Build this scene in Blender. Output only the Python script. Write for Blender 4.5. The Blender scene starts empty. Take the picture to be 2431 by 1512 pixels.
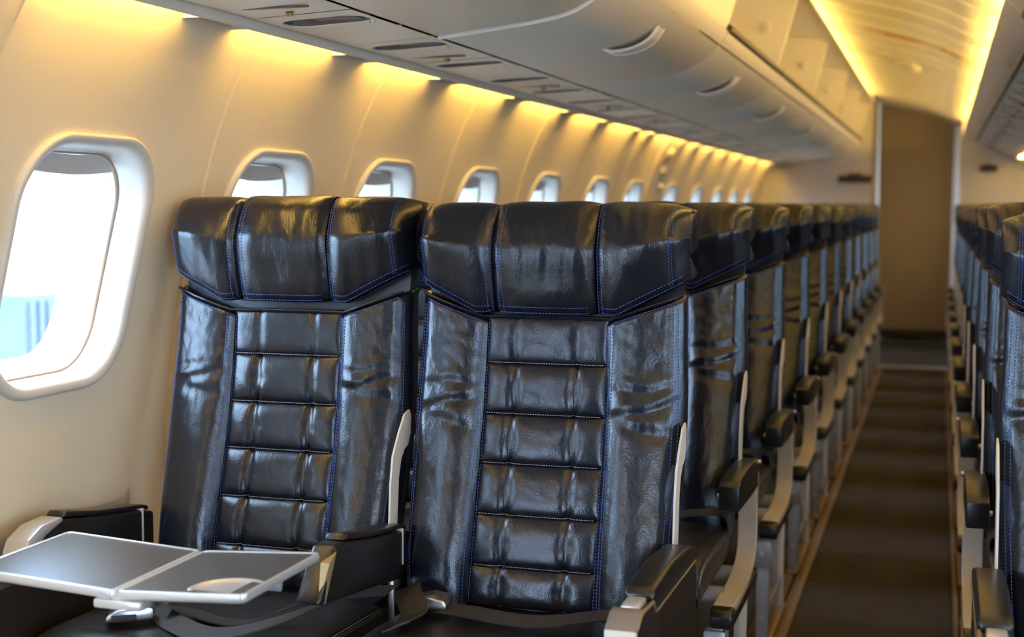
import bpy, bmesh, math, random
import numpy as np
from mathutils import Vector, noise as mnoise

random.seed(7)
scn = bpy.context.scene
col = scn.collection

# ------------------------------------------------------------------ camera, world, exposure
IMG_W, IMG_H, FPX = 2431.0, 1512.0, 3200.0
PITCH, YAW = math.radians(4.7518), math.radians(17.5659)
cam = bpy.data.cameras.new('camera')
cam.sensor_fit = 'HORIZONTAL'; cam.sensor_width = 36.0
cam.lens = FPX / IMG_W * 36.0
cam.clip_start = 0.05; cam.clip_end = 200
cam.dof.use_dof = True; cam.dof.focus_distance = 2.48; cam.dof.aperture_fstop = 3.2
cam_o = bpy.data.objects.new('camera', cam); col.objects.link(cam_o)
cam_o.location = (0.18, 0.0, 1.2); cam_o.rotation_euler = (math.pi / 2 - PITCH, 0, YAW)
scn.camera = cam_o

SKY_STRENGTH = 26.0
world = bpy.data.worlds.new('overcast_sky'); scn.world = world; world.use_nodes = True
bg = world.node_tree.nodes['Background']
bg.inputs['Color'].default_value = (0.50, 0.69, 1.0, 1); bg.inputs['Strength'].default_value = SKY_STRENGTH

vs = scn.view_settings
vs.view_transform = 'Standard'; vs.look = 'None'; vs.gamma = 1.0; vs.use_curve_mapping = False
vs.exposure = -0.15

WALL_LAMP = 88.0      # emission of the sidewall light tubes
COVE_LAMP = 185.0      # emission of the ceiling cove tubes
LAMP_COL = (1.0, 0.67, 0.15)

# ------------------------------------------------------------------ materials
def mat(name, base, rough=0.5, metal=0.0, spec=0.5, bump=None, var=None, coat=0.0):
    m = bpy.data.materials.new(name); m.use_nodes = True
    nt = m.node_tree; N = nt.nodes; L = nt.links; b = N['Principled BSDF']
    b.inputs['Base Color'].default_value = (*base, 1); b.inputs['Roughness'].default_value = rough
    b.inputs['Metallic'].default_value = metal; b.inputs['Specular IOR Level'].default_value = spec
    b.inputs['Coat Weight'].default_value = coat
    tc = N.new('ShaderNodeTexCoord')
    if var:                                     # (scale, amount): mottled colour and gloss
        n = N.new('ShaderNodeTexNoise'); n.inputs['Scale'].default_value = var[0]; n.inputs['Detail'].default_value = 4
        L.new(tc.outputs['Object'], n.inputs['Vector'])
        mx = N.new('ShaderNodeMix'); mx.data_type = 'RGBA'
        mx.inputs[6].default_value = (*[c * (1 - var[1]) for c in base], 1)
        mx.inputs[7].default_value = (*[min(1, c * (1 + var[1])) for c in base], 1)
        L.new(n.outputs['Fac'], mx.inputs[0]); L.new(mx.outputs[2], b.inputs['Base Color'])
    if bump:                                    # (scale, distance)
        n = N.new('ShaderNodeTexNoise'); n.inputs['Scale'].default_value = bump[0]; n.inputs['Detail'].default_value = 3
        L.new(tc.outputs['Object'], n.inputs['Vector'])
        bp = N.new('ShaderNodeBump'); bp.inputs['Distance'].default_value = bump[1]; bp.inputs['Strength'].default_value = 0.6
        L.new(n.outputs['Fac'], bp.inputs['Height']); L.new(bp.outputs['Normal'], b.inputs['Normal'])
    return m

def leather(name, base, rough, wrinkle=1.0):
    m = bpy.data.materials.new(name); m.use_nodes = True
    nt = m.node_tree; N = nt.nodes; L = nt.links; b = N['Principled BSDF']
    b.inputs['Base Color'].default_value = (*base, 1); b.inputs['Specular IOR Level'].default_value = 0.52
    tc = N.new('ShaderNodeTexCoord'); oi = N.new('ShaderNodeObjectInfo')
    sh = N.new('ShaderNodeVectorMath'); sh.operation = 'SCALE'; sh.inputs[0].default_value = (3.1, 5.7, 4.3)
    L.new(oi.outputs['Random'], sh.inputs['Scale'])
    ad = N.new('ShaderNodeVectorMath'); ad.operation = 'ADD'
    L.new(tc.outputs['Object'], ad.inputs[0]); L.new(sh.outputs[0], ad.inputs[1])
    # fine pebble grain
    v = N.new('ShaderNodeTexVoronoi'); v.inputs['Scale'].default_value = 420
    L.new(tc.outputs['Object'], v.inputs['Vector'])
    # stretched creases running up and down
    mp = N.new('ShaderNodeMapping'); mp.inputs['Scale'].default_value = (1.0, 1.0, 0.42)
    mp.inputs['Rotation'].default_value = (0, 0.25, 0)
    L.new(ad.outputs[0], mp.inputs['Vector'])
    w = N.new('ShaderNodeTexNoise'); w.inputs['Scale'].default_value = 34; w.inputs['Detail'].default_value = 5
    w.inputs['Roughness'].default_value = 0.62; w.inputs['Distortion'].default_value = 1.3
    L.new(mp.outputs[0], w.inputs['Vector'])
    big = N.new('ShaderNodeTexNoise'); big.inputs['Scale'].default_value = 9; big.inputs['Detail'].default_value = 2
    L.new(ad.outputs[0], big.inputs['Vector'])
    b1 = N.new('ShaderNodeBump'); b1.inputs['Distance'].default_value = 0.010; b1.inputs['Strength'].default_value = 0.14 * wrinkle
    L.new(big.outputs['Fac'], b1.inputs['Height'])
    b2 = N.new('ShaderNodeBump'); b2.inputs['Distance'].default_value = 0.0032; b2.inputs['Strength'].default_value = 0.34 * wrinkle
    L.new(w.outputs['Fac'], b2.inputs['Height']); L.new(b1.outputs[0], b2.inputs['Normal'])
    b3 = N.new('ShaderNodeBump'); b3.inputs['Distance'].default_value = 0.0006; b3.inputs['Strength'].default_value = 0.22
    L.new(v.outputs['Distance'], b3.inputs['Height']); L.new(b2.outputs[0], b3.inputs['Normal'])
    L.new(b3.outputs[0], b.inputs['Normal'])
    mr = N.new('ShaderNodeMapRange'); mr.inputs['To Min'].default_value = rough - 0.06; mr.inputs['To Max'].default_value = rough + 0.08
    L.new(big.outputs['Fac'], mr.inputs['Value']); L.new(mr.outputs[0], b.inputs['Roughness'])
    return m

def emit(name, color, strength):
    m = bpy.data.materials.new(name); m.use_nodes = True
    nt = m.node_tree; nt.nodes.remove(nt.nodes['Principled BSDF'])
    e = nt.nodes.new('ShaderNodeEmission'); e.inputs[0].default_value = (*color, 1); e.inputs[1].default_value = strength
    nt.links.new(e.outputs[0], nt.nodes['Material Output'].inputs[0])
    return m

def glass(name):
    m = bpy.data.materials.new(name); m.use_nodes = True
    nt = m.node_tree; N = nt.nodes; nt.nodes.remove(N['Principled BSDF'])
    t = N.new('ShaderNodeBsdfTransparent'); t.inputs[0].default_value = (0.93, 0.97, 0.97, 1)
    g = N.new('ShaderNodeBsdfGlossy'); g.inputs['Roughness'].default_value = 0.03
    mx = N.new('ShaderNodeMixShader'); mx.inputs[0].default_value = 0.04
    nt.links.new(t.outputs[0], mx.inputs[1]); nt.links.new(g.outputs[0], mx.inputs[2])
    nt.links.new(mx.outputs[0], N['Material Output'].inputs[0])
    return m

M = dict(
    leather=leather('black_leather', (0.0050, 0.0062, 0.0115), 0.24),
    pad=leather('black_pad_leather', (0.0050, 0.0064, 0.0120), 0.25, 0.40),
    cushion=leather('black_cushion_leather', (0.011, 0.010, 0.011), 0.42, 0.8),
    stitch=mat('blue_thread', (0.025, 0.06, 0.26), 0.55),
    pale_stitch=mat('grey_thread', (0.30, 0.27, 0.26), 0.6),
    shell=mat('black_seat_shell', (0.010, 0.010, 0.013), 0.30, var=(30, 0.2)),
    arm=mat('black_arm_plastic', (0.010, 0.0088, 0.0085), 0.28, bump=(900, 0.0002)),
    taupe=mat('taupe_plastic', (0.16, 0.13, 0.11), 0.4),
    arm_side=mat('dark_brown_panel', (0.014, 0.009, 0.007), 0.34),
    cream_metal=mat('cream_painted_metal', (0.58, 0.50, 0.40), 0.42, bump=(200, 0.0003)),
    grey_metal=mat('grey_painted_metal', (0.36, 0.36, 0.37), 0.38, metal=0.4),
    steel=mat('brushed_steel', (0.62, 0.60, 0.57), 0.28, metal=1.0),
    silver=mat('silver_rim_plastic', (0.60, 0.575, 0.54), 0.30, metal=0.5),
    tray=mat('grey_tray_leaf', (0.050, 0.045, 0.043), 0.32, bump=(700, 0.0002)),
    gold=mat('bronze_trim', (0.34, 0.24, 0.11), 0.35, metal=0.4),
    belt=mat('charcoal_belt_webbing', (0.022, 0.020, 0.019), 0.55, bump=(600, 0.0006)),
    wall=mat('cream_wall_plastic', (0.74, 0.59, 0.385), 0.42, bump=(260, 0.0002), var=(3, 0.02)),
    frame=mat('pale_window_plastic', (0.58, 0.51, 0.43), 0.38),
    liner=mat('white_window_liner', (0.84, 0.84, 0.83), 0.35),
    gasket=mat('tan_gasket', (0.35, 0.22, 0.14), 0.6),
    shade=mat('grey_shade', (0.50, 0.46, 0.41), 0.5),
    glass=glass('window_pane'),
    psu=mat('warm_grey_service_plastic', (0.78, 0.67, 0.52), 0.42, bump=(500, 0.0002)),
    slot=mat('dark_slot_plastic', (0.12, 0.095, 0.08), 0.45),
    bin=mat('warm_grey_bin_plastic', (0.76, 0.645, 0.495), 0.36, bump=(500, 0.0002), var=(4, 0.03)),
    bin_in=mat('cream_bin_interior', (0.82, 0.74, 0.62), 0.5),
    bin_edge=mat('white_bin_edge', (0.82, 0.78, 0.72), 0.3),
    rubber=mat('dark_brown_rubber', (0.035, 0.024, 0.018), 0.5),
    ceil=mat('cream_ceiling_plastic', (0.82, 0.73, 0.56), 0.45, var=(3, 0.02)),
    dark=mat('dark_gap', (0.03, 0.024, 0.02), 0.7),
    carpet=mat('dark_brown_carpet', (0.036, 0.026, 0.016), 0.95, bump=(420, 0.004), var=(260, 0.55)),
    mat_dark=mat('charcoal_entry_mat', (0.022, 0.022, 0.024), 0.95, bump=(420, 0.004), var=(200, 0.4)),
    track=mat('bronze_seat_track', (0.30, 0.20, 0.09), 0.38, metal=0.55, var=(40, 0.2)),
    track_b=mat('brown_track_cover', (0.17, 0.105, 0.072), 0.45),
    bulk=mat('beige_bulkhead', (0.60, 0.54, 0.46), 0.5, var=(2, 0.03)),
    door=mat('tan_door_laminate', (0.40, 0.33, 0.25), 0.5, var=(5, 0.06)),
    dark_rear=mat('darkened_rear_wall', (0.030, 0.026, 0.030), 0.9, bump=(40, 0.01)),
    sign=mat('black_sign', (0.02, 0.018, 0.016), 0.4),
    red=mat('red_print', (0.50, 0.06, 0.07), 0.6),
    pink=mat('pale_pink_placard', (0.86, 0.56, 0.38), 0.6),
    yellow=mat('yellow_placard', (0.85, 0.66, 0.25), 0.6),
    amber=mat('amber_lens', (0.45, 0.28, 0.03), 0.35),
    blue_box=mat('blue_grey_container_paint', (0.045, 0.054, 0.064), 0.5),
    apron=mat('pale_concrete_apron', (0.42, 0.42, 0.41), 0.9, bump=(3, 0.01), var=(0.4, 0.1)),
    wall_lamp=emit('warm_wall_tube', LAMP_COL, WALL_LAMP),
    recess_fill=emit('warm_fill_panel', (1.0, 0.74, 0.40), 11.0),
    cove_lamp_soft=emit('soft_cove_tube', LAMP_COL, COVE_LAMP * 0.5),
    cove_lamp=emit('warm_cove_tube', LAMP_COL, COVE_LAMP),
)

# ------------------------------------------------------------------ mesh helpers
class MB:
    def __init__(s): s.v = []; s.f = []
    def add(s, verts, faces):
        o = len(s.v); s.v += [tuple(map(float, p)) for p in verts]; s.f += [tuple(i + o for i in f) for f in faces]; return s
    def box(s, x0, x1, y0, y1, z0, z1):
        v = [(x, y, z) for x in (x0, x1) for y in (y0, y1) for z in (z0, z1)]
        return s.add(v, [(0, 1, 3, 2), (4, 6, 7, 5), (0, 4, 5, 1), (2, 3, 7, 6), (0, 2, 6, 4), (1, 5, 7, 3)])
    def grid(s, P, cu=False, cv=False, flip=False):
        n, m = len(P), len(P[0]); vs_ = [p for r in P for p in r]; fs = []
        for i in range(n if cu else n - 1):
            for j in range(m if cv else m - 1):
                a, b, c, d = i * m + j, ((i + 1) % n) * m + j, ((i + 1) % n) * m + (j + 1) % m, i * m + (j + 1) % m
                fs.append((a, d, c, b) if flip else (a, b, c, d))
        return s.add(vs_, fs)
    def tube(s, pts, r, seg=8, cap=True, flat=1.0):
        pts = [Vector(p) for p in pts]; rings = []; up = Vector((0, 0, 1))
        for i, p in enumerate(pts):
            t = (pts[min(i + 1, len(pts) - 1)] - pts[max(i - 1, 0)]).normalized()
            a = t.cross(up) if abs(t.z) < 0.95 else t.cross(Vector((1, 0, 0)))
            a.normalize(); b = a.cross(t)
            rings.append([p + a * (r * math.cos(2 * math.pi * k / seg)) + b * (r * flat * math.sin(2 * math.pi * k / seg)) for k in range(seg)])
        o = len(s.v); s.grid(rings, cv=True)
        if cap:
            s.f.append(tuple(o + k for k in range(seg))); e = o + (len(pts) - 1) * seg
            s.f.append(tuple(e + seg - 1 - k for k in range(seg)))
        return s
    def ribbon(s, pts, wv, th):                 # flat strip: width vector(s) wv, thickness th
        pts = [Vector(p) for p in pts]; rows = []
        for i, p in enumerate(pts):
            w = Vector(wv[i] if isinstance(wv, list) else wv)
            t = (pts[min(i + 1, len(pts) - 1)] - pts[max(i - 1, 0)]).normalized(); n = w.cross(t).normalized() * th * 0.5
            h = w * 0.5
            rows.append([p - h - n, p + h - n, p + h + n, p - h + n])
        o = len(s.v); s.grid(rows, cv=True); e = o + (len(pts) - 1) * 4
        s.f += [(o, o + 3, o + 2, o + 1), (e, e + 1, e + 2, e + 3)]
        return s
    def prism(s, prof, x0, x1, axis='x'):       # closed (a, b) outline swept along an axis; a, b = the other two axes in order
        n = len(prof); mk = {'x': lambda t, a, b: (t, a, b), 'y': lambda t, a, b: (a, t, b), 'z': lambda t, a, b: (a, b, t)}[axis]
        v = [mk(x0, *p) for p in prof] + [mk(x1, *p) for p in prof]
        f = [(i, (i + 1) % n, n + (i + 1) % n, n + i) for i in range(n)] + [tuple(range(n - 1, -1, -1)), tuple(range(n, 2 * n))]
        return s.add(v, f)
    def mesh(s, name, m, smooth=True, angle=40, bevel=0.0, seg=2):
        me = bpy.data.meshes.new(name); me.from_pydata(s.v, [], s.f)
        bm = bmesh.new(); bm.from_mesh(me)
        bmesh.ops.remove_doubles(bm, verts=bm.verts, dist=1e-6)
        bmesh.ops.recalc_face_normals(bm, faces=bm.faces)
        if bevel:
            es = [e for e in bm.edges if len(e.link_faces) == 2 and e.calc_face_angle(0) > math.radians(28)]
            bmesh.ops.bevel(bm, geom=es, offset=bevel, segments=seg, profile=0.5, affect='EDGES', clamp_overlap=True)
        bm.to_mesh(me); bm.free()
        if smooth:
            me.shade_smooth(); me.set_sharp_from_angle(angle=math.radians(angle))
        me.materials.append(M[m] if isinstance(m, str) else m)
        return me

def obj(name, me, parent=None, loc=(0, 0, 0), kind=None, label=None, cat=None, group=None, rot=None):
    o = bpy.data.objects.new(name, me); col.objects.link(o); o.location = loc
    if rot: o.rotation_euler = rot
    if parent: o.parent = parent
    for k, v in (('kind', kind), ('label', label), ('category', cat), ('group', group)):
        if v: o[k] = v
    return o

def struct(name, me, label=None):
    return obj(name, me, kind='structure', label=label)

def smooth_curve(pts, n):                       # Catmull-Rom through points
    P = np.array(pts, float); P = np.vstack([2 * P[0] - P[1], P, 2 * P[-1] - P[-2]]); out = []
    for t in np.linspace(0, len(pts) - 1 - 1e-9, n):
        i = int(t); u = t - i; a, b, c, d = P[i], P[i + 1], P[i + 2], P[i + 3]
        out.append(0.5 * (2 * b + (c - a) * u + (2 * a - 5 * b + 4 * c - d) * u * u + (3 * b - a - 3 * c + d) * u ** 3))
    return np.array(out)

def smooth_interp(xs, ys, n=400):
    c = smooth_curve(list(zip(xs, ys)), n)
    return lambda q: float(np.interp(q, c[:, 0], c[:, 1]))

def nz(x, y, z, s, seed=0.0):
    return mnoise.noise(Vector((x * s + seed, y * s - seed * 1.7, z * s + seed * 0.6)))

def rrect(hw, hh, r, n=64):                     # rounded rectangle outline, n points
    pts = []; k = n // 4
    for q, (cx, cy, a0) in enumerate(((hw - r, hh - r, 0), (-hw + r, hh - r, 90), (-hw + r, -hh + r, 180), (hw - r, -hh + r, 270))):
        for i in range(k):
            a = math.radians(a0 + 90 * i / (k - 1)); pts.append((cx + r * math.cos(a), cy + r * math.sin(a)))
    return pts

def box_map(p, c, a0, a1, b0, b1):              # push a direction from c out to the rectangle's edge
    dx, dy = p[0], p[1]; t = 1e9
    if dx > 1e-9: t = min(t, (a1 - c[0]) / dx)
    if dx < -1e-9: t = min(t, (a0 - c[0]) / dx)
    if dy > 1e-9: t = min(t, (b1 - c[1]) / dy)
    if dy < -1e-9: t = min(t, (b0 - c[1]) / dy)
    return (c[0] + dx * t, c[1] + dy * t)

# ------------------------------------------------------------------ the cabin's cross-section
LEFT_W = smooth_interp([-.1, 0, .2, .5, .9, 1.1, 1.315, 1.45, 1.56, 1.66], [1.24, 1.27, 1.37, 1.42, 1.39, 1.345, 1.285, 1.23, 1.165, 1.09])
RIGHT_W = smooth_interp([-.1, 0, .2, .5, .9, 1.1, 1.25, 1.35, 1.45, 1.56, 1.66], [1.26, 1.29, 1.39, 1.44, 1.41, 1.36, 1.29, 1.20, 1.05, .84, .66])
def wallx(side, z, d=0.0): return -(LEFT_W(z) + d) if side < 0 else RIGHT_W(z) + d
WINS = [0.62, 1.38, 2.13, 2.84, 3.52, 4.31, 5.11, 5.94, 6.69, 7.65, 8.52, 9.35, 10.13, 10.9]
ZC = 1.09
Y_BULK, Y_END, Y_REAR = 11.5, 12.6, -2.4

# floor
fl = struct('floor', MB().box(-1.45, 1.45, Y_REAR, Y_END + .1, -.06, 0.0).mesh('floor', 'carpet', smooth=False), 'dark brown carpeted cabin floor')
obj('entry_mat', MB().box(-.36, .36, 10.46, Y_END, 0.0, 0.006).mesh('entry_mat', 'mat_dark', smooth=False), fl)
struct('trim_1', MB().box(-.24, .28, 10.36, 10.45, 0.0, 0.010).mesh('threshold_strip', 'silver', bevel=.003), 'pale metal threshold strip across the aisle floor')
n = 2
for x0, x1, m_, h in ((-.235, -.200, 'track_b', .010), (-.305, -.245, 'track', .014), (.245, .262, 'track_b', .010), (.268, .325, 'track', .014), (-1.20, -1.15, 'track', .012), (1.22, 1.27, 'track', .012)):
    struct('trim_%d' % n, MB().prism([(x0, 0), (x1, 0), (x1, h * .6), (x1 - .006, h), (x0 + .006, h), (x0, h * .6)], .3, 10.36, 'y').mesh('seat_track', m_), 'long seat track strip along the aisle floor'); n += 1

# side walls: one moulded panel per window, joint strips and a lower dado behind them
def strip_sheet(side, y0, y1, z0, z1, d, nz_=24):
    P = [[(wallx(side, z, d), y, z) for z in np.linspace(z0, z1, nz_)] for y in (y0, y1)]
    return P
DOOR_Y0, DOOR_Y1, DOOR_Z = -1.30, -0.35, 1.86
win_no = 0; mids = [0.24] + [(a + b) / 2 for a, b in zip(WINS[:-1], WINS[1:])] + [Y_BULK + .06]
window_meshes = {}
def window_parts(side):
    def ring(hw, hh, r, d): return [(wallx(side, ZC + b, d) , a, ZC + b) for a, b in rrect(hw, hh, min(r, hw - .005))]
    fr = MB().grid([ring(.212, .242, .13, .004), ring(.211, .241, .129, -.005), ring(.208, .238, .127, -.011), ring(.204, .234, .124, -.013), ring(.193, .223, .115, -.009), ring(.188, .218, .111, -.003),
                    ring(.186, .216, .11, .006), ring(.183, .213, .107, .028), ring(.180, .210, .105, .050)], cv=True).mesh('window_frame', 'frame', angle=70)
    gk = MB().grid([ring(.1805, .2105, .105, .049), ring(.177, .207, .103, .050), ring(.176, .206, .102, .055), ring(.1805, .2105, .105, .057)], cv=True).mesh('gasket', 'gasket', angle=70)
    ln = MB().grid([ring(.180, .210, .105, .055), ring(.172, .202, .10, .072), ring(.158, .188, .09, .118), ring(.152, .182, .085, .132), ring(.21, .24, .1, .133)], cv=True).mesh('liner', 'liner', angle=70)
    def disc(hw, hh, r, d):
        return MB().add([(wallx(side, ZC + b, d), a, ZC + b) for a, b in rrect(hw, hh, r)], [tuple(range(64))])
    p1 = disc(.178, .208, .104, .054).mesh('inner', 'glass', smooth=False); p2 = disc(.155, .185, .087, .126).mesh('outer', 'glass', smooth=False)
    # shade: the lowest edge of the drawn-up blind, bowed, with a pull lip
    P = []
    for a in np.linspace(-.13, .13, 17):
        zb = ZC + .176 - .007 * (1 - (a / .13) ** 2)
        P.append([(wallx(side, zb + t, .050 - (.004 if t < .008 else 0)), a, zb + t) for t in (0, .004, .008, .0085, .02, .036)])
    sh = MB().grid(P).mesh('shade', 'shade', angle=50)
    return dict(fr=fr, gk=gk, ln=ln, p1=p1, p2=p2, sh=sh)
for side, sname in ((-1, 'left'), (1, 'right')):
    low = MB().grid(strip_sheet(side, .2, Y_BULK + .05, -.05, .68, .012)).mesh('wall_%s' % sname, 'wall')
    wl = struct('wall_' + sname, low, 'cream moulded cabin side wall below the panels')
    WP = window_parts(side)
    for i, yw in enumerate(WINS):
        win_no += 1
        y0, y1 = mids[i] + .055, mids[i + 1] - .055
        # panel: rings from the window hole out to a rounded rectangle
        hole = rrect(.204, .234, .124); ctr = (yw, ZC); rings = []
        z0, z1 = .60, 1.655
        def edge(p):
            q = box_map(p, ctr, y0, y1, z0, z1); a, b = q; R_ = .07
            if b < z0 + R_:                       # rounded lower corners
                for cx, sg in ((y0 + R_, -1), (y1 - R_, 1)):
                    if (a - cx) * sg > 0:
                        dv = Vector((a - cx, b - (z0 + R_)));
                        if dv.length > R_: dv = dv.normalized() * R_
                        a, b = cx + dv.x, z0 + R_ + dv.y
            return a, b
        pts = hole
        # add directions to the rectangle corners so they stay square at the top
        E_ = [edge(p) for p in pts]
        for cx, cz in ((y0, z1), (y1, z1)):
            k = min(range(len(E_)), key=lambda k: (E_[k][0] - cx) ** 2 + (E_[k][1] - cz) ** 2); E_[k] = (cx, cz)
        for f in np.linspace(0, 1, 12):
            rings.append([(wallx(side, (ZC + p[1]) * (1 - f) + e[1] * f, -.0015 * (1 - f) * 0), (yw + p[0]) * (1 - f) + e[0] * f, (ZC + p[1]) * (1 - f) + e[1] * f) for p, e in zip(pts, E_)])
        rings.append([(wallx(side, e[1], .010), e[0], e[1]) for e in E_])
        obj('wall_panel', MB().grid(rings, cv=True).mesh('wall_panel', 'wall', angle=50), wl)
        if i < len(WINS) - 1:
            obj('joint_strip', MB().grid(strip_sheet(side, y1 - .02, y1 + .13, .3, 1.655, .005)).mesh('joint_strip', 'wall'), wl)
        w = struct('window_%d' % win_no, WP['fr'], 'rounded cabin window with pale raised frame'); w.location.y = yw
        obj('gasket', WP['gk'], w); obj('liner', WP['ln'], w); obj('window_pane', WP['p1'], w); obj('window_pane', WP['p2'], w); obj('window_shade', WP['sh'], w)
    obj('joint_strip', MB().grid(strip_sheet(side, mids[-1] - .09, Y_BULK + .02, .3, 1.655, .005)).mesh('joint_strip', 'wall'), wl)
    # entrance end behind: jambs and header round an unseen open doorway, assumed to light the seats
    mb = MB()
    for a, b, z0, z1 in ((Y_REAR, DOOR_Y0, -.05, 1.655), (DOOR_Y1, mids[0] + .08, -.05, 1.655)):
        mb.grid(strip_sheet(side, a, b, z0, z1, .006))
    obj('entry_lining', mb.mesh('entry_lining', 'wall'), wl)

struct('wall_rear', MB().box(-1.45, 1.45, Y_REAR - .05, Y_REAR, -.05, 2.3).mesh('wall_rear', 'dark_rear', smooth=False), 'unseen rear wall, darkened for contrast on the seats')  # unseen wall made dark so the leather reflects less light

# front bulkheads, recess and the tan door beyond the aisle
def bulkhead(name, x0, x1, label):
    b = struct(name, MB().box(x0, x1, Y_BULK, Y_BULK + .05, -.02, 2.25).mesh(name, 'bulk', bevel=.006), label); return b
bl = bulkhead('wall_front_left', -1.45, -.365, 'pale beige bulkhead behind the last row of seats')
br = bulkhead('wall_front_right', .335, 1.45, 'pale beige bulkhead across the aisle behind the last row')
obj('edge_trim', MB().box(-.367, -.352, Y_BULK - .004, Y_BULK + .054, 0, 2.0).mesh('edge_trim', 'door', bevel=.003), bl)  # tan strip added to tone down the bulkhead edge lit from the recess
obj('edge_trim', MB().box(.322, .336, Y_BULK - .006, Y_BULK + .056, 0, 1.80).mesh('edge_trim', 'silver', bevel=.003), br)
struct('wall_recess_left', MB().box(-.40, -.365, Y_BULK + .05, Y_END, -.02, 2.25).mesh('wall_recess', 'door', smooth=False))
struct('wall_recess_right', MB().box(.364, .385, Y_BULK + .05, Y_END, -.02, 2.25).mesh('wall_recess', 'bulk', smooth=False))
struct('wall_front', MB().box(-.40, .40, Y_END + .03, Y_END + .08, -.02, 2.25).mesh('wall_front', 'bulk', smooth=False))
dr = struct('door_1', MB().box(-.352, .285, Y_END - .01, Y_END + .03, .02, 2.2).mesh('door', 'door', bevel=.004), 'tan laminate door at the far end of the aisle')
obj('door_handle', MB().box(-.04, -.015, Y_END - .03, Y_END - .008, 1.36, 1.43).mesh('door_handle', 'door', bevel=.004), dr)
obj('door_latch', MB().box(-.10, -.07, Y_END - .022, Y_END - .008, 1.62, 1.66).mesh('door_latch', 'grey_metal', bevel=.003), dr)
obj('kick_plate', MB().box(-.345, .28, Y_END - .02, Y_END - .008, .02, .10).mesh('kick_plate', 'rubber', bevel=.003), dr)

# ceiling: curved panels with joints
CEIL = smooth_curve([(-.60, 2.175), (-.46, 2.155), (-.31, 2.105), (-.09, 2.050), (.05, 2.010), (.177, 1.962), (.277, 1.912), (.36, 1.888), (.47, 1.892)], 28)
ceil = struct('ceiling', MB().grid([[(x, y, z + .012) for x, z in CEIL] for y in (Y_REAR, Y_END + .05)]).mesh('ceiling', 'ceil'), 'curved cream aisle ceiling lit from coves')
# crown: what closes the tube above the bins
mb = MB()
for a, b in ((Y_REAR, DOOR_Y0), (DOOR_Y0, DOOR_Y1), (DOOR_Y1, Y_END + .1)):
    prof = [(-1.10, 1.62), (-1.08, 1.95), (-.75, 2.24), (.75, 2.24), (1.08, 1.95), (.72, 1.64)]
    if (a, b) == (DOOR_Y0, DOOR_Y1): prof = [(-1.10, DOOR_Z), (-1.08, 1.95), (-.75, 2.24), (.75, 2.24), (1.08, 1.95), (1.08, DOOR_Z)]
    mb.grid([[(x, y, z) for x, z in prof] for y in (a, b)])
obj('crown_lining', mb.mesh('crown_lining', 'bin_in', smooth=False), ceil)
y = 0.4
while y < Y_END - .1:
    y1 = min(y + .40, Y_END); e = .012
    P = [[(x, yy, z + dz) for x, z in CEIL] for yy, dz in ((y, .011), (y + .006, .004), (y + .02, 0), (y1 - .05, 0), (y1 - .03, .004), (y1 - .022, .011))]
    obj('ceiling_panel', MB().grid(P).mesh('ceiling_panel', 'ceil', angle=60), ceil); y = y1
def on_ceil(x): return float(np.interp(x, CEIL[:, 0], CEIL[:, 1]))
# red lettered placard strips across the ceiling
def ceil_patch(x0, x1, y0, y1, d):
    P = [[(x, yy, on_ceil(x) - d) for x in np.linspace(x0, x1, 9)] for yy in (y0, y1)]
    return MB().grid(P)
pl = obj('ceiling_placard', ceil_patch(-.20, .12, 6.93, 7.06, .003).mesh('ceiling_placard', 'pink'), label='faded pink placard strip with red print on the aisle ceiling', cat='placard')
for a, b in ((-.105, -.05), (-.03, -.015), (-.008, .006), (.02, .035), (.045, .052)):
    obj('red_mark', ceil_patch(a, b, 6.965, 7.03, .0045).mesh('red_mark', 'red'), pl)
pl = obj('ceiling_placard', ceil_patch(.155, .31, 6.9, 7.10, .003).mesh('ceiling_placard', 'yellow'), label='small yellow placard with red print beside the ceiling cove', cat='placard')
for a, b, c, d in ((.165, .195, 6.95, 7.0), (.215, .222, 6.96, 7.05), (.235, .243, 6.96, 7.05), (.255, .262, 6.96, 7.05)):
    obj('red_mark', ceil_patch(a, b, c, d, .0045).mesh('red_mark', 'red'), pl)
P = [[(-.02 + .075 * r * math.cos(t), 8.4 + .22 * r * math.sin(t), on_ceil(-.02 + .075 * r * math.cos(t)) - .022 * (1 - r ** 3)) for t in np.linspace(0, 2 * math.pi, 24, endpoint=False)] for r in (1, .9, .7, .4, .02)]
obj('ceiling_lamp_dome', MB().grid(P, cv=True).mesh('ceiling_dome', 'ceil', angle=60), label='shallow oval dome on the aisle ceiling', cat='dome')

rl = obj('recess_fill_light', MB().box(.352, .364, 11.60, 11.70, .5, 1.8).mesh('recess_fill_light', 'bin_edge', bevel=.003), label='hidden upright fill light added to brighten the tan door', cat='light')  # added fill light, hidden behind the bulkhead edge, to brighten the door
obj('fill_panel', MB().box(.346, .353, 11.61, 11.69, .52, 1.78).mesh('fill_panel', 'recess_fill', smooth=False), rl)
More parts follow.
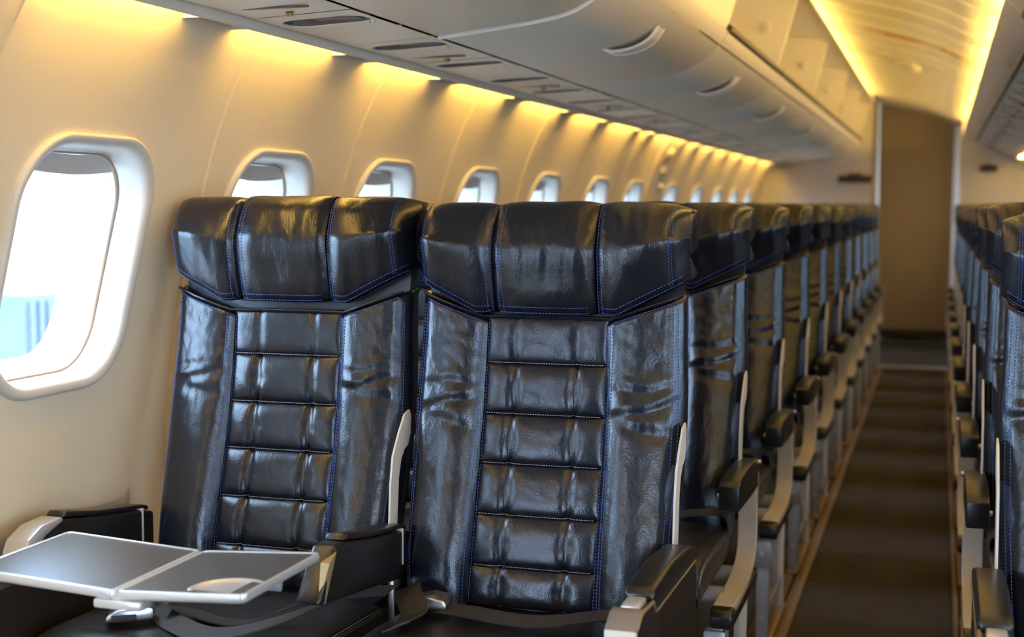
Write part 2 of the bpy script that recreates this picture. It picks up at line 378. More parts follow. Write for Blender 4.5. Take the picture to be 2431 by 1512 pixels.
# cove tubes above the lockers
def tube_lamp(name, x, z, y0, y1, m_, label, cat, group, tray):
    t = obj(name, MB().box(x - .014, x + .014, y0, y1, z + tray[0], z + tray[1]).mesh('lamp_tray', 'bin_edge', bevel=.002), label=label, cat=cat, group=group)
    obj('light_tube', MB().tube([(x, y0 + .02, z), (x, y1 - .02, z)], .006, 10).mesh('light_tube', m_), t)
    if cat == 'wall light':                     # unseen baffles added at the tube ends to shape the wall shadows
        for ye in (y0 + .004, y1 - .004):
            baffle = [(-1.119, 1.549), (-1.172, 1.549), (-1.150, 1.586), (-1.119, 1.586)] if x < 0 else [(.742, 1.576), (.83, 1.565), (.80, 1.602), (.74, 1.602)]
            obj('light_baffle', MB().prism(baffle, ye - .003, ye + .003, 'y').mesh('light_baffle', 'bin_edge', smooth=False), t)
    return t
y = 0.2
while y < 12.2:
    tube_lamp('cove_light', -.455, 2.088, y, y + .95, 'cove_lamp_soft', 'warm cove light above the open lockers', 'light', 'cove lights over the open locker row', (-.02, -.012))
    tube_lamp('cove_light', .415, 1.818, y, y + .95, 'cove_lamp', 'warm cove light tucked behind the closed locker tops', 'light', 'cove lights over the closed locker row', (-.02, -.012))
    y += 1.0

# sidewall lamps behind the valance
GAPS = [-.2, .45, 1.08, 1.70, 2.33, 2.98, 3.60, 4.28, 4.95, 5.55, 6.22, 6.52, 7.41, 7.88, 8.42, 9.03, 9.70, 10.6, 11.4]
for a, b in zip(GAPS[:-1], GAPS[1:]):
    g = min(.085, (b - a) * .2)
    tube_lamp('sidewall_light', -1.134, 1.570, a + g, b - g, 'wall_lamp', 'warm sidewall light tube behind the valance above the windows', 'wall light', 'sidewall lights on the open tray side', (.010, .016))
    tube_lamp('sidewall_light', .768, 1.590, a + g, b - g, 'wall_lamp', 'warm sidewall light tube across the aisle from the open tray', 'wall light', 'sidewall lights across the aisle', (.010, .016))

# ------------------------------------------------------------------ valance and service panels
struct('trim_20', MB().prism([(-1.121, 1.546), (-1.117, 1.544), (-1.112, 1.547), (-1.112, 1.566), (-1.106, 1.570), (-1.106, 1.591), (-1.121, 1.591)], .1, Y_BULK, 'y').mesh('valance', 'psu'), 'slim valance strip hiding the sidewall lights')
struct('trim_21', MB().box(-1.15, -1.08, .1, Y_BULK, 1.588, 1.594).mesh('valance_back', 'dark', smooth=False), 'dark gap above the valance strip')
struct('trim_22', MB().prism([(.745, 1.583), (.752, 1.583), (.735, 1.606), (.725, 1.606)], .1, Y_BULK, 'y').mesh('valance', 'psu'), 'slim valance strip across the aisle')

def psu_z(x): return 1.562 + (x + 1.10) / .208 * .010
def service_unit(g, x0, x1, zf, label, sgn):
    # thing: flat plate with two slots, a seam groove and an amber lens
    t = obj('service_panel', None, label=label, cat='service panel', group='service panels under the lockers' if sgn < 0 else 'service panels across the aisle')
    t.location = (0, g, 0)
    cx = (x0 + x1) / 2; hx = abs(x1 - x0) / 2
    def P3(a, b, d=0): return (a, b, zf(a) + d)
    cells = [(-.12, .12, 0.0), (.30, .55, .415)]
    for a0, a1, c in cells:
        out = rrect(hx - .014, .052, .040)
        out = [(px, py - .006 * (1 - (px / hx) ** 2)) for px, py in out]
        rings = [[P3(*box_map((px, py), (cx, c), min(x0, x1), max(x0, x1), a0, a1)) for px, py in out]]
        R0 = rings[0]
        for qx in (min(x0, x1), max(x0, x1)):
            for qy in (a0, a1):
                k = min(range(64), key=lambda k: (R0[k][0] - qx) ** 2 + (R0[k][1] - qy) ** 2); R0[k] = P3(qx, qy)
        rings.append([P3(cx + px, c + py) for px, py in out])
        rings.append([P3(cx + px * .985, c + py * .93, .003) for px, py in out])
        obj('panel_plate', MB().grid(rings, cv=True).mesh('panel_plate', 'psu', angle=30), t)
        rings = [[P3(cx + px * .985, c + py * .93, .003) for px, py in out], [P3(cx + px * .95, c + py * .85, .018) for px, py in out], [P3(cx + px * .80, c + py * .4, .024) for px, py in out], [P3(cx + px * .01, c, .024) for px, py in out]]
        s_ = obj('slot_recess', MB().grid(rings, cv=True).mesh('slot_recess', 'slot', angle=50), t)
        obj('slot_insert', MB().box(cx - hx * .35, cx + hx * .62, c - .02, c + .036, zf(cx) + .008, zf(cx) + .022).mesh('slot_insert', 'slot', bevel=.003), t)
        obj('slot_pin', MB().tube([(cx - sgn * (hx - .012), c + .012, zf(cx) - .004), (cx - sgn * (hx - .012), c + .012, zf(cx) + .002)], .006, 10).mesh('slot_pin', 'silver'), t)
    mb = MB().grid([[P3(x, yy, .0008) for x in np.linspace(x0, x1, 4)] for yy in (.1215, .2985)])
    obj('panel_plate', mb.mesh('panel_plate', 'psu'), t)
    obj('amber_lens', MB().tube([(cx - .008, .265, zf(cx) - .008), (cx - .008, .265, zf(cx) + .002)], .0055, 12).mesh('amber_lens', 'amber'), t)
    obj('lens_cap', MB().tube([(cx - .008, .265, zf(cx) - .003), (cx - .008, .265, zf(cx) + .002)], .0075, 12).mesh('lens_cap', 'slot'), t)
    obj('vent_bar', MB().box(min(x0, x1) + .03, max(x0, x1) - .04, .195, .203, zf(cx) - .003, zf(cx) + .001).mesh('vent_bar', 'slot', bevel=.001), t)
    obj('filler_plate', MB().grid([[P3(x, yy, dz) for x in np.linspace(x0, x1, 4)] for yy, dz in ((.5515, .004), (.553, .0), (.737, .0), (.7385, .004))]).mesh('filler_plate', 'psu', angle=30), t)
    return t
k = 0
nth = ['first', 'second', 'third', 'fourth', 'fifth', 'sixth', 'seventh', 'eighth', 'ninth', 'tenth', 'eleventh', 'twelfth', 'thirteenth']
for k in range(12):
    g = 2.08 - .86 + .86 * k
    service_unit(g, -1.100, -.893, psu_z, 'warm grey service panel with two dark slots above the windows, %s unit along' % nth[k], -1)
    service_unit(g, .71, .445, lambda x: 1.60 + (x - .71) / (.445 - .71) * .118, 'warm grey service panel with two dark slots across the aisle, %s unit along' % nth[k], 1)

# ------------------------------------------------------------------ overhead lockers
BOT = smooth_curve([(-.886, 1.574), (-.84, 1.579), (-.75, 1.589), (-.66, 1.600), (-.60, 1.611), (-.565, 1.624), (-.53, 1.645), (-.50, 1.668), (-.478, 1.690)], 30)
LIPB = [(-.475, 1.694), (-.466, 1.706), (-.459, 1.722)]
BINS = [(-.02, 1.40), (1.40, 2.83), (2.83, 4.19), (4.19, 5.60), (5.60, 7.15), (7.15, 8.72), (8.72, 10.20), (10.20, Y_BULK - .005)]
def bin_unit(i, y0, y1, is_open):
    t = obj('overhead_locker', None, label=('%s overhead locker standing open above the window seats, %s along the row' if is_open else '%s overhead locker with closed curved front, %s along the row') % ('cream', nth[i]), cat='locker', group='overhead lockers above the open tray side')
    t.location = (0, y0, 0); L_ = y1 - y0; a, b = .004, L_ - .004
    body = MB().grid([[(x, yy, z + dz) for x, z in BOT] for yy, dz in ((a, .008), (a + .002, .002), (a + .006, 0), (L_ / 2, 0), (b - .006, 0), (b - .002, .002), (b, .008))])
    obj('locker_bottom', body.mesh('locker_bottom', 'bin', angle=60), t)
    obj('front_rail', MB().grid([[(x, yy, z) for x, z in LIPB + [(-.452, 1.735), (-.47, 1.745)]] for yy in (a, b)]).mesh('front_rail', 'bin', angle=60), t)
    # pull handle: a curved loop standing off the corner of the bottom
    pts = [(-.655, L_ * .455, 1.604), (-.63, L_ * .45, 1.596), (-.59, L_ * .45, 1.600), (-.555, L_ * .452, 1.612), (-.53, L_ * .456, 1.632), (-.513, L_ * .46, 1.660)]
    pts = [tuple(p) for p in smooth_curve(pts, 14)]
    h = obj('handle', MB().ribbon(pts, (0, .075, 0), .004).mesh('handle', 'bin', bevel=.001), t)
    for off in (-.038, .038):
        obj('handle_rim', MB().tube([(p[0], p[1] + off, p[2] - .001) for p in pts], .004, 6).mesh('handle_rim', 'bin_edge'), h)
    obj('handle_pocket', MB().grid([[(x, L_ * .455 + dy, z - .0012) for x, z in BOT if -.64 < x < -.505] for dy in (-.055, .055)]).mesh('handle_pocket', 'shade'), t)
    back = [(-1.09, 1.63), (-1.06, 1.93), (-.80, 2.08), (-.40, 2.075)]
    if is_open:
        obj('edge_strip', MB().tube([(-.455, a + .01, 1.745), (-.455, b - .01, 1.745)], .014, 10).mesh('edge_strip', 'rubber'), t)
        obj('locker_interior', MB().grid([[(x, yy, z) for x, z in [(-.47, 1.742), (-1.05, 1.742)] + back[1:]] for yy in (a, b)]).mesh('locker_interior', 'bin_in', angle=30), t)
        prof = [(-.470, 1.737), (-1.05, 1.742), (-1.06, 1.93), (-.80, 2.08), (-.47, 2.062), (-.386, 2.035), (-.42, 1.90)]
        dv = obj('divider', MB().prism(prof, b - .018, b + .003, 'y').mesh('divider', 'bin_in', bevel=.002), t)
        obj('latch', MB().box(-.52, -.49, b - .032, b - .017, 1.90, 1.94).mesh('latch', 'bin_edge', bevel=.003), dv)
        door = smooth_curve([(-.80, 2.065), (-.55, 2.068), (-.42, 2.058), (-.37, 2.046), (-.348, 2.040)], 12)
        P = [list(map(tuple, [(x, yy, z) for x, z in door] + [(x, yy, z + .014) for x, z in door[::-1]])) for yy in (0, L_)]
        obj('raised_door', MB().grid(P, cv=True).mesh('raised_door', 'bin_edge', angle=40), t)
    else:
        door = smooth_curve([(-.462, 1.728), (-.448, 1.76), (-.42, 1.85), (-.385, 1.97), (-.352, 2.048)], 14)
        P = [[(x + dx, yy, z) for x, z in door] for yy, dx in ((a, -.012), (a + .003, -.002), (a + .008, 0), (b - .008, 0), (b - .003, -.002), (b, -.012))]
        obj('door', MB().grid(P).mesh('door', 'bin', angle=60), t)
        # bright edge of the curved end where this locker meets the next
        if i > 1: return t
        c = [(p[0], b + .002, p[1] - .003) for p in BOT] + [(-.476, b + .002, 1.688), (-.462, b + .002, 1.722)]
        obj('end_edge', MB().tube(c, .005, 6).mesh('end_edge', 'bin_edge'), t)
    return t
for i, (a, b) in enumerate(BINS): bin_unit(i, a, b, i >= 3)
struct('trim_23', MB().box(-.895, -.884, .0, Y_BULK, 1.578, 1.586).mesh('seam', 'dark', smooth=False), 'dark seam between lockers and service panels')
struct('trim_24', MB().box(-1.12, -.88, .0, Y_BULK, 1.602, 1.606).mesh('seam', 'dark', smooth=False), 'dark void above the service panels')
for i, (a, b) in enumerate(BINS):
    t = obj('overhead_locker', None, label='pale overhead locker closed across the aisle, %s along the row' % nth[i], cat='locker', group='overhead lockers across the aisle'); t.location = (0, a, 0)
    L_ = b - a
    f = [(.436, 1.722), (.430, 1.726), (.415, 1.733), (.385, 1.756), (.352, 1.790), (.345, 1.799), (.352, 1.805)]
    obj('door', MB().grid([[(x + dx, yy, z) for x, z in f] for yy, dx in ((.003, .008), (.007, 0), (L_ - .007, 0), (L_ - .003, .008))]).mesh('door', 'bin', angle=50), t)
    obj('top_edge', MB().tube([(.347, .004, 1.802), (.347, L_ - .004, 1.802)], .004, 8).mesh('top_edge', 'bin_edge'), t)
    obj('locker_top', MB().grid([[(x, yy, z) for x, z in ((.35, 1.803), (.385, 1.785), (.46, 1.780), (.50, 1.82), (.58, 1.88))] for yy in (.003, L_ - .003)]).mesh('locker_top', 'bin_in', angle=20), t)
    if i == 2: obj('pull_handle', MB().tube([(.405, 1.16, 1.742), (.398, 1.20, 1.736), (.398, 1.27, 1.736), (.405, 1.31, 1.742)], .014, 10).mesh('pull_handle', 'sign'), t)
    obj('bottom_edge', MB().box(.436, .446, .003, L_ - .003, 1.712, 1.722).mesh('bottom_edge', 'rubber'), t)
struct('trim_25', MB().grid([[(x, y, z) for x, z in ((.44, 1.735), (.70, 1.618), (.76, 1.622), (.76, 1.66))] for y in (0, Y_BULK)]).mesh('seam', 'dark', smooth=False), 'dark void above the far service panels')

# overwing exit details on the side wall
ex = None
def wl_(z, d): return wallx(-1, z, d)
P = []
for a, b in ((-.24, .02), (-.24, -.012), (-.20, -.016), (.20, -.016), (.24, -.012), (.24, .02)):
    P.append([(wl_(z, b), a, z) for z in np.linspace(.62, 1.55, 16)])
ex = struct('door_2', MB().grid(P).mesh('hatch_lining', 'wall', angle=60), 'overwing exit lining with raised border and handle covers'); ex.location = (0, 7.18, 0)
for zc, ya, r in ((1.47, -.05, .055), (1.38, -.02, .05), (1.30, .06, .035)):
    P = [[(wl_(zc + r * q * math.sin(t) * .7, -.016 - .022 * (1 - q ** 2)), ya + r * 1.5 * q * math.cos(t), zc + r * q * math.sin(t) * .7) for t in np.linspace(0, 2 * math.pi, 20, endpoint=False)] for q in (1, .85, .5, .05)]
    obj('handle_cover', MB().grid(P, cv=True).mesh('handle_cover', 'wall', angle=60), ex)

# signs on the bulkheads
s_ = obj('bulkhead_sign', MB().box(-.63, -.36, Y_BULK - .045, Y_BULK - .002, 1.398, 1.452).mesh('bulkhead_sign', 'sign', bevel=.008), label='black bar shaped sign on the bulkhead below the open lockers', cat='sign')
obj('mount', MB().box(-.55, -.44, Y_BULK - .04, Y_BULK - .002, 1.452, 1.47).mesh('mount', 'sign', bevel=.004), s_)
s_ = obj('bulkhead_sign', MB().box(.478, .604, Y_BULK - .03, Y_BULK - .002, 1.482, 1.527).mesh('bulkhead_sign', 'sign', bevel=.005), label='short black sign on the bulkhead across the aisle', cat='sign')
obj('mount', MB().box(.52, .56, Y_BULK - .02, Y_BULK - .002, 1.527, 1.535).mesh('mount', 'sign', bevel=.003), s_)

# outside: apron and a container seen through the first window
struct('ground_apron', MB().box(-60, 60, -40, 80, -3.3, -3.2).mesh('ground_apron', 'apron', smooth=False), 'pale concrete apron outside')
ct = obj('cargo_container', MB().box(-11.5, -9.0, 11.95, 13.2, -3.2, .27).mesh('cargo_container', 'blue_box', bevel=.02), label='tall blue grey container standing outside the window', cat='container')
for k in range(8): obj('corrugation', MB().box(-9.02, -8.96, 12.02 + k * .15, 12.09 + k * .15, -3.1, .2).mesh('corrugation', 'blue_box', bevel=.01), ct)

# ------------------------------------------------------------------ seats
base_y = smooth_interp([.38, .44, .5, .6, .7, .8, .9, 1.0, 1.1, 1.2], [-.118, -.117, -.110, -.085, -.055, -.030, -.012, 0, .006, .010])
hw_z = smooth_interp([.38, .46, .6, .8, .95, 1.1], [.240, .243, .252, .257, .252, .249])
ch_z = smooth_interp([.38, .46, .7, 1.1], [.122, .122, .120, .117])
SEAMS = [.470, .5416, .632, .723, .8133, .907, .997]
def top_z(ax):                                  # slanted top edge of the bolsters
    return .992 if ax < .122 else .992 + (ax - .122) / .13 * .046

def bolster_front(x, z, var):
    ax = abs(x); s = 1 if x > 0 else -1; c, h = ch_z(z), hw_z(z)
    u = (ax - c) / (h - c)
    B = np.interp(z, [.44, .55, .75, .9, 1.04], [.020, .032, .028, .020, .012])
    prof = (math.sin(math.pi * min(max(u, 0), 1) ** 0.72)) ** 0.8 if 0 < u < 1 else 0.0
    y = base_y(z) - B * prof + .004
    y += .018 * max(0, (u - .80) / .20) ** 2
    env = max(0, min(1, u * 4)) * max(0, min(1, (1 - u) * 4))
    sd = 11.3 * var + (4.1 if s > 0 else 0)
    # folds where the lumbar bends
    for zc, sl, A, w in ((.862 if var else .832, .25, .0032, .009), (.838 if var else .80, -.18, .0024, .012), (.885 if var else .87, .1, .0018, .008)):
        zz = zc + sl * (ax - .19) * s + .008 * nz(x, 0, 0, 18, sd)
        y += A * env * math.exp(-((z - zz) / w) ** 2) - A * .7 * env * math.exp(-((z - zz - 1.6 * w) / (1.3 * w)) ** 2)
    y += env * (.0032 * nz(x * 1.6, 0, z * .4, 9, sd) + .0008 * nz(x * 2, z * .4, z, 34, sd + 3))
    if .84 < z: y += env * .0010 * nz(x + z * .6, 0, z, 55, sd + 7) * min(1, (z - .84) / .05)
    return y
def bolster_mesh(s, var):
    P = []; nu, nv = 34, 120
    for j in range(nv + 1):
        row = []
        for i in range(nu + 1):
            u = i / nu
            zt = lambda ax: top_z(ax)
            ax0 = .12 + u * .13; z = .44 + (zt(ax0) - .44) * (j / nv)
            c, h = ch_z(z), hw_z(z); ax = c - .002 + (h - c + .002) * u
            yy = bolster_front(s * ax, z, var)
            if j == nv: yy += .012
            elif j == nv - 1: yy += .004
            row.append((s * ax, yy, z))
        h = hw_z(z); yb = row[-1][1]
        row += [(s * (h + .003), yb + .006, z), (s * (h + .004), yb + .016, z), (s * (h + .002), yb + .045, z), (s * (h - .004), yb + .060, z)]
        P.append(row)
    P.append([(p[0], p[1] + .05 if k <= nu else p[1], p[2] - .002) for k, p in enumerate(P[-1])])
    return MB().grid(P).mesh('side_bolster', 'leather', angle=60)
def pad_front(x, z, i, var):
    z0, z1 = SEAMS[i], SEAMS[i + 1]; c = ch_z(z); v = (z - z0) / (z1 - z0); q = x / c
    puff = (1 - abs(2 * v - 1) ** 3.2) ** .6 if 0 < v < 1 else 0
    side = (1 - abs(q) ** 6) ** .6 if abs(q) < 1 else 0
    depth = .0125 if i < 5 else .008
    y = base_y(z) + .010 - depth * puff * side
    # tucks a quarter of the way in from each side, deepest at the seams
    for t in (-.5, .5):
        t2 = t + .03 * nz(i, var, t, 3.1)
        A = (.0085 if i in (0, 1, 2, 3, 4) else .004) * (0.7 + .6 * abs(nz(i * 2.3, var * 3, t, 2.2)))
        star = .75 + .9 * (abs(2 * v - 1) ** 3)
        y += A * math.exp(-((q - t2) / (.035 + .07 * (1 - abs(2 * v - 1)))) ** 2) * star * side
    y += .0016 * puff * side * nz(x * 1.2, i, z, 18, 5.0 * var + 2) + .0005 * puff * nz(x + z, i, z, 46, 9 + var)
    return y
def pad_mesh(i, var):
    z0, z1 = SEAMS[i], SEAMS[i + 1]; P = []
    for j in range(25):
        v = j / 24; z = z0 + (z1 - z0) * v; row = []
        for k in range(49):
            x = ch_z(z) * (-1 + 2 * k / 48); row.append((x, pad_front(x, z, i, var), z))
        P.append(row)
    P = [[(p[0], p[1] + .012, p[2]) for p in P[0]]] + P + [[(p[0], p[1] + .012, p[2]) for p in P[-1]]]
    return MB().grid(P).mesh('back_pad', 'pad', angle=75)

def dashes(mb, pts, ln=.0042, gap=.0022, w=.0006, h=.0006):
    pts = [Vector(p) for p in pts]; acc = 0.0; need = 0.0
    L_ = [0]
    for a, b in zip(pts[:-1], pts[1:]): L_.append(L_[-1] + (b - a).length)
    arr = np.array([tuple(p) for p in pts]); s = 0.001
    def at(q): return Vector((np.interp(q, L_, arr[:, 0]), np.interp(q, L_, arr[:, 1]), np.interp(q, L_, arr[:, 2])))
    while s + ln < L_[-1]:
        a, b = at(s), at(s + ln); t = (b - a).normalized(); n_ = Vector((0, -1, 0)); w_ = t.cross(n_).normalized() * w; n2 = n_ * h
        mb.add([a - w_, a + w_, a + w_ + n2, a - w_ + n2, b - w_, b + w_, b + w_ + n2, b - w_ + n2], [(0, 1, 2, 3), (7, 6, 5, 4), (3, 2, 6, 7), (0, 3, 7, 4), (2, 1, 5, 6)])
        s += ln + gap

def back_stitching(var):
    mb = MB()
    for s in (-1, 1):
        for off in (.005, .011):                # beside the centre panel
            dashes(mb, [(s * (ch_z(z) + off), bolster_front(s * (ch_z(z) + off), z, var) - .0004, z) for z in np.linspace(.46, .985, 90)])
        dashes(mb, [(s * (ch_z(z) - .004), pad_front(s * (ch_z(z) - .004), z, max(0, min(5, int(np.searchsorted(SEAMS, z) - 1))), var) - .0006, z) for z in np.linspace(.475, .985, 120)])
        for f in (.90, .96):                    # beside the outer edge
            pts = []
            for z in np.linspace(.46, 1.02, 90):
                c, h = ch_z(z), hw_z(z); x = s * (c + (h - c) * f); pts.append((x, bolster_front(x, z, var) - .0005, z))
            dashes(mb, pts)
        pts = []                                # slanted top edge
        for ax in np.linspace(.126, .24, 30): pts.append((s * ax, bolster_front(s * ax, top_z(ax) - .008, var) - .0006, top_z(ax) - .007))
        dashes(mb, pts)
    return mb.mesh('stitching', 'stitch', smooth=False)
def seam_stitching(var):
    mb = MB()
    for i in range(1, 6):
        z = SEAMS[i] + .0015
        dashes(mb, [(x, min(pad_front(x, z + .0015, i, var), pad_front(x, z - .004, i - 1, var)) - .0004, z) for x in np.linspace(-.112, .112, 60)], ln=.003, gap=.0018, w=.0006)
    return mb.mesh('stitching', 'pale_stitch', smooth=False)
def piping_mesh():
    pts = [(-.246, .010, 1.036), (-.20, -.008, top_z(.2) + .001), (-.15, -.006, top_z(.15) + .001), (-.124, .000, .994), (-.06, .002, .9955), (0, .002, .9955), (.06, .002, .9955), (.124, .000, .994), (.15, -.006, top_z(.15) + .001), (.20, -.008, top_z(.2) + .001), (.246, .010, 1.036)]
    return MB().tube(pts, .0032, 8).mesh('piping', 'leather')
def shell_mesh():
    # black moulded rear shell, following the back, with rounded edges
    P = []
    for z in np.linspace(.40, 1.192, 34):
        b = base_y(z); h = hw_z(min(z, 1.04)) - .006 if z < 1.04 else .246
        if z > 1.15: h -= (z - 1.15) ** 2 * 12
        t = .105 if z < 1.0 else .105 - (z - 1.0) * .06
        prof = [(-h, b + .040), (-h - .002, b + .058), (-h + .004, b + t - .018), (-h + .025, b + t), (0, b + t + .008), (h - .025, b + t), (h - .004, b + t - .018), (h + .002, b + .058), (h, b + .040), (0, b + .022)]
        P.append([(x, y_, z) for x, y_ in prof])
    mb = MB().grid(P, cv=True); mb.f.append(tuple(range(10))); e = len(mb.v) - 10; mb.f.append(tuple(range(e + 9, e - 1, -1)))
    return mb.mesh('backrest', 'shell', angle=35)

HZ0, HZT = 1.000, 1.209
def head_bottom(ax): return HZ0 + max(0, ax - .135) / .12 * .060
def cushion_mesh(which, var):
    x0, x1 = {'l': (-.262, -.098), 'c': (-.097, .097), 'r': (.098, .262)}[which]
    P = []; nu = 40; sd = {'l': 1.3, 'c': 5.2, 'r': 8.8}[which] + 20 * var
    for i in range(nu + 1):
        u = i / nu; x = x0 + (x1 - x0) * u; ax = abs(x)
        e = abs(2 * u - 1) ** 7
        if which == 'l': outer = max(0, (.5 - u) * 2)
        elif which == 'r': outer = max(0, (u - .5) * 2)
        else: outer = 0
        zb = head_bottom(ax) + .004 * e; zt = HZT - .004 * e - .010 * outer ** 3 - (.002 if which != 'c' else 0)
        wrap = .055 * outer ** 5 + .004 * outer ** 2; bul = .014 * e * (0 if outer > .5 else 1)
        fw = -.004 if which == 'c' else -.010 * math.sin(math.pi * u)
        prof = [(.055, zb + .010), (.020, zb + .001), (-.008 + bul, zb), (-.020 + bul, zb + .012), (-.030 + bul + fw * .5, zb + .055), (-.036 + bul + fw, (zb + zt) / 2 + .012), (-.030 + bul + fw * .7, zt - .060), (-.014 + bul, zt - .024), (.012 + bul * .5, zt - .004), (.040, zt), (.066, zt - .006), (.086, zt - .030), (.092, zt - .070)]
        c = smooth_curve(prof, 44); row = []
        for k, (yy, zz) in enumerate(c):
            t = k / 43; fr = math.sin(math.pi * min(1, max(0, (t - .12) / .6)))
            env = fr * (1 - e) if fr > 0 else 0
            dy = env * (.0045 * nz(x * 1.3, 0, zz * .6, 12, sd) + .0022 * nz(x * 1.5, 0, zz * .45, 30, sd + 2) + .0014 * nz(x + .5 * zz, 0, zz * .7, 60, sd + 5))
            # puckers running in from the seams
            for edge_u in (0, 1):
                if (which == 'l' and edge_u == 0) or (which == 'r' and edge_u == 1): continue
                du = abs(u - edge_u)
                if du < .28: dy += env * .0022 * (1 - du / .28) ** 1.4 * math.sin(zz * 260 + 6 * nz(x, 0, zz, 9, sd + edge_u))
            if which == 'c': dy += .004 * env * math.exp(-((zz - 1.062 - .3 * x * x * 10) / .006) ** 2) * max(0, 1 - abs(2 * u - 1.05) * 1.3)
            row.append((x, yy + wrap * (1 if k < 34 else .3) + dy, zz + .003 * nz(x, yy, 0, 14, sd) * (1 if .5 < t < .8 else 0)))
        P.append(row)
    # close the outer end
    def closed(row, s, dx): return [(p[0] + s * dx, .045 + (p[1] - .045) * .86, 1.11 + (p[2] - 1.11) * .95) for p in row]
    if which == 'l': P = [[(p[0] + .004, .05, 1.11) for p in P[0]], closed(P[0], -1, -.000)] + P
    if which == 'r': P = P + [closed(P[-1], 1, -.000), [(p[0] - .004, .05, 1.11) for p in P[-1]]]
    return MB().grid(P).mesh('headrest_cushion', 'leather', angle=70), P
def headrest_core():
    prof = []
    for x in np.linspace(-.247, .247, 25):
        ax = abs(x); zb = head_bottom(ax) + .006; zt = HZT - .012 - .012 * (ax / .25) ** 4; e = .03 * (ax / .25) ** 8
        prof.append([(x, .06, zb), (x, .012 + e, zb), (x, -.006 + e, zb + .02), (x, -.010 + e, 1.10), (x, -.002 + e, zt - .03), (x, .02, zt - .004), (x, .05, zt), (x, .078, zt - .02), (x, .084, zt - .08)])
    return MB().grid(prof, cv=True).mesh('headrest', 'leather', angle=50)
def head_stitching(PS):
    mb = MB()
    for which, P in PS.items():
        R = [r for r in P if len(r) == 44]
        if which == 'l': R = R[2:]
        if which == 'r': R = R[:-2]
        off = lambda p: (p[0], p[1] - .0008, p[2])
        for kk in (2, 3):                       # along the bottom edge
            dashes(mb, [off(r[11 if kk == 3 else 9]) for r in R[2:-2]])
        for a in ((2, 4) if which == 'c' else ((len(R) - 4, len(R) - 2) if which == 'l' else (1, 3))):
            dashes(mb, [off(p) for p in R[a][9:31]])
        if which == 'r': dashes(mb, [off(p) for p in R[-7][10:30]]); dashes(mb, [off(p) for p in R[-8][10:30]])
        if which == 'l': dashes(mb, [off(p) for p in R[6][10:30]]); dashes(mb, [off(p) for p in R[7][10:30]])
    return mb.mesh('stitching', 'stitch', smooth=False)

def seat_cushion_mesh():
    P = []
    xs = np.linspace(-1, 1, 41)
    for t in np.linspace(0, 1, 40):
        row = []
        for q in xs:
            hw = .238; x = hw * q
            # path: front underside -> front face -> top -> back
            path = [(-.50, .375), (-.525, .395), (-.53, .43), (-.512, .466), (-.45, .482), (-.30, .478), (-.15, .470), (-.06, .462)]
            c = cush_c[int(round(t * 79))]
            y_, z_ = c; e = abs(q) ** 8
            z2 = z_ - (.018 * e if z_ > .42 else 0) - .006 * (1 - abs(q) ** 2) * (1 if -.48 < y_ < -.1 else 0) + .003 * nz(x, y_, 0, 12, 3)
            row.append((x, y_ + .012 * e * (1 if y_ < -.45 else 0), z2))
        l, r = row[0], row[-1]
        row = [(l[0] + .006, l[1], .375)] + [(l[0] - .004, l[1], max(.375, l[2] - .03))] + row + [(r[0] + .004, r[1], max(.375, r[2] - .03)), (r[0] - .006, r[1], .375)]
        P.append(row)
    mb = MB().grid(P)
    return mb.mesh('seat_cushion', 'cushion', angle=50)
cush_c = smooth_curve([(-.50, .375), (-.525, .395), (-.53, .43), (-.512, .466), (-.45, .482), (-.30, .478), (-.15, .470), (-.06, .462)], 80)
def cushion_stitching():
    mb = MB()
    for s in (-1, 1):
        for dz in (0, .005, .010): dashes(mb, [(s * .2425, y_, z_ - .022 - dz) for y_, z_ in cush_c[30:]], w=.0007)
    return mb.mesh('stitching', 'pale_stitch', smooth=False)

def plate_mesh():                               # cream hooked side plate beside the back
    o = [(-.125, .50), (-.125, .60), (-.118, .68), (-.105, .735), (-.075, .775), (-.045, .806), (-.022, .812), (-.014, .80), (-.018, .765), (-.030, .745), (-.050, .738), (-.066, .722), (-.078, .69), (-.088, .60), (-.088, .50)]
    return MB().prism([(a + .01, b) for a, b in o], -.002, .002, 'x').mesh('side_plate', 'cream_metal', bevel=.0006, seg=1)

ARM = [(-.360, .548), (-.360, .602), (-.335, .614), (-.20, .618), (-.06, .612), (-.030, .600), (-.030, .540), (-.16, .542)]
def arm_mesh(): return MB().prism(ARM, -.0225, .0225, 'x').mesh('armrest', 'arm', bevel=.0035)
def arm_ribbon_mesh():
    c = smooth_curve([(-.050, .560), (-.048, .50), (-.050, .43), (-.075, .380), (-.14, .358), (-.24, .350), (-.42, .352)], 26)
    return MB().ribbon([(0, y_, z_) for y_, z_ in c], (.044, 0, 0), .016).mesh('arm_bracket', 'cream_metal', bevel=.0015, seg=1)
def arm_side_mesh():
    return MB().box(-.006, .024, -.42, -.05, .318, .342).mesh('side_rail', 'arm_side', bevel=.004)
def arm_cap_mesh(): return MB().prism([(-.452, .322), (-.452, .345), (-.445, .356), (-.418, .360), (-.40, .35), (-.40, .318), (-.44, .314)], -.0235, .0235, 'x').mesh('end_cap', 'arm', bevel=.004)
def leg_mesh(y0, w=.034):
    mb = MB().prism([(-w / 2, 0), (w / 2, 0), (w / 2, .315), (-w / 2, .315)], -.017, .017, 'x'); mb.v = [(x, y_ + y0, z) for x, y_, z in mb.v]
    return mb.mesh('leg', 'grey_metal', bevel=.003)
def leg_slant_mesh():
    return MB().tube([(0, -.06, .012), (0, -.20, .18), (0, -.38, .30)], .012, 8).mesh('leg_brace', 'cream_metal')
def housing_mesh(): return MB().box(-.024, .024, -.448, -.395, .235, .312).mesh('leg_housing', 'grey_metal', bevel=.006)
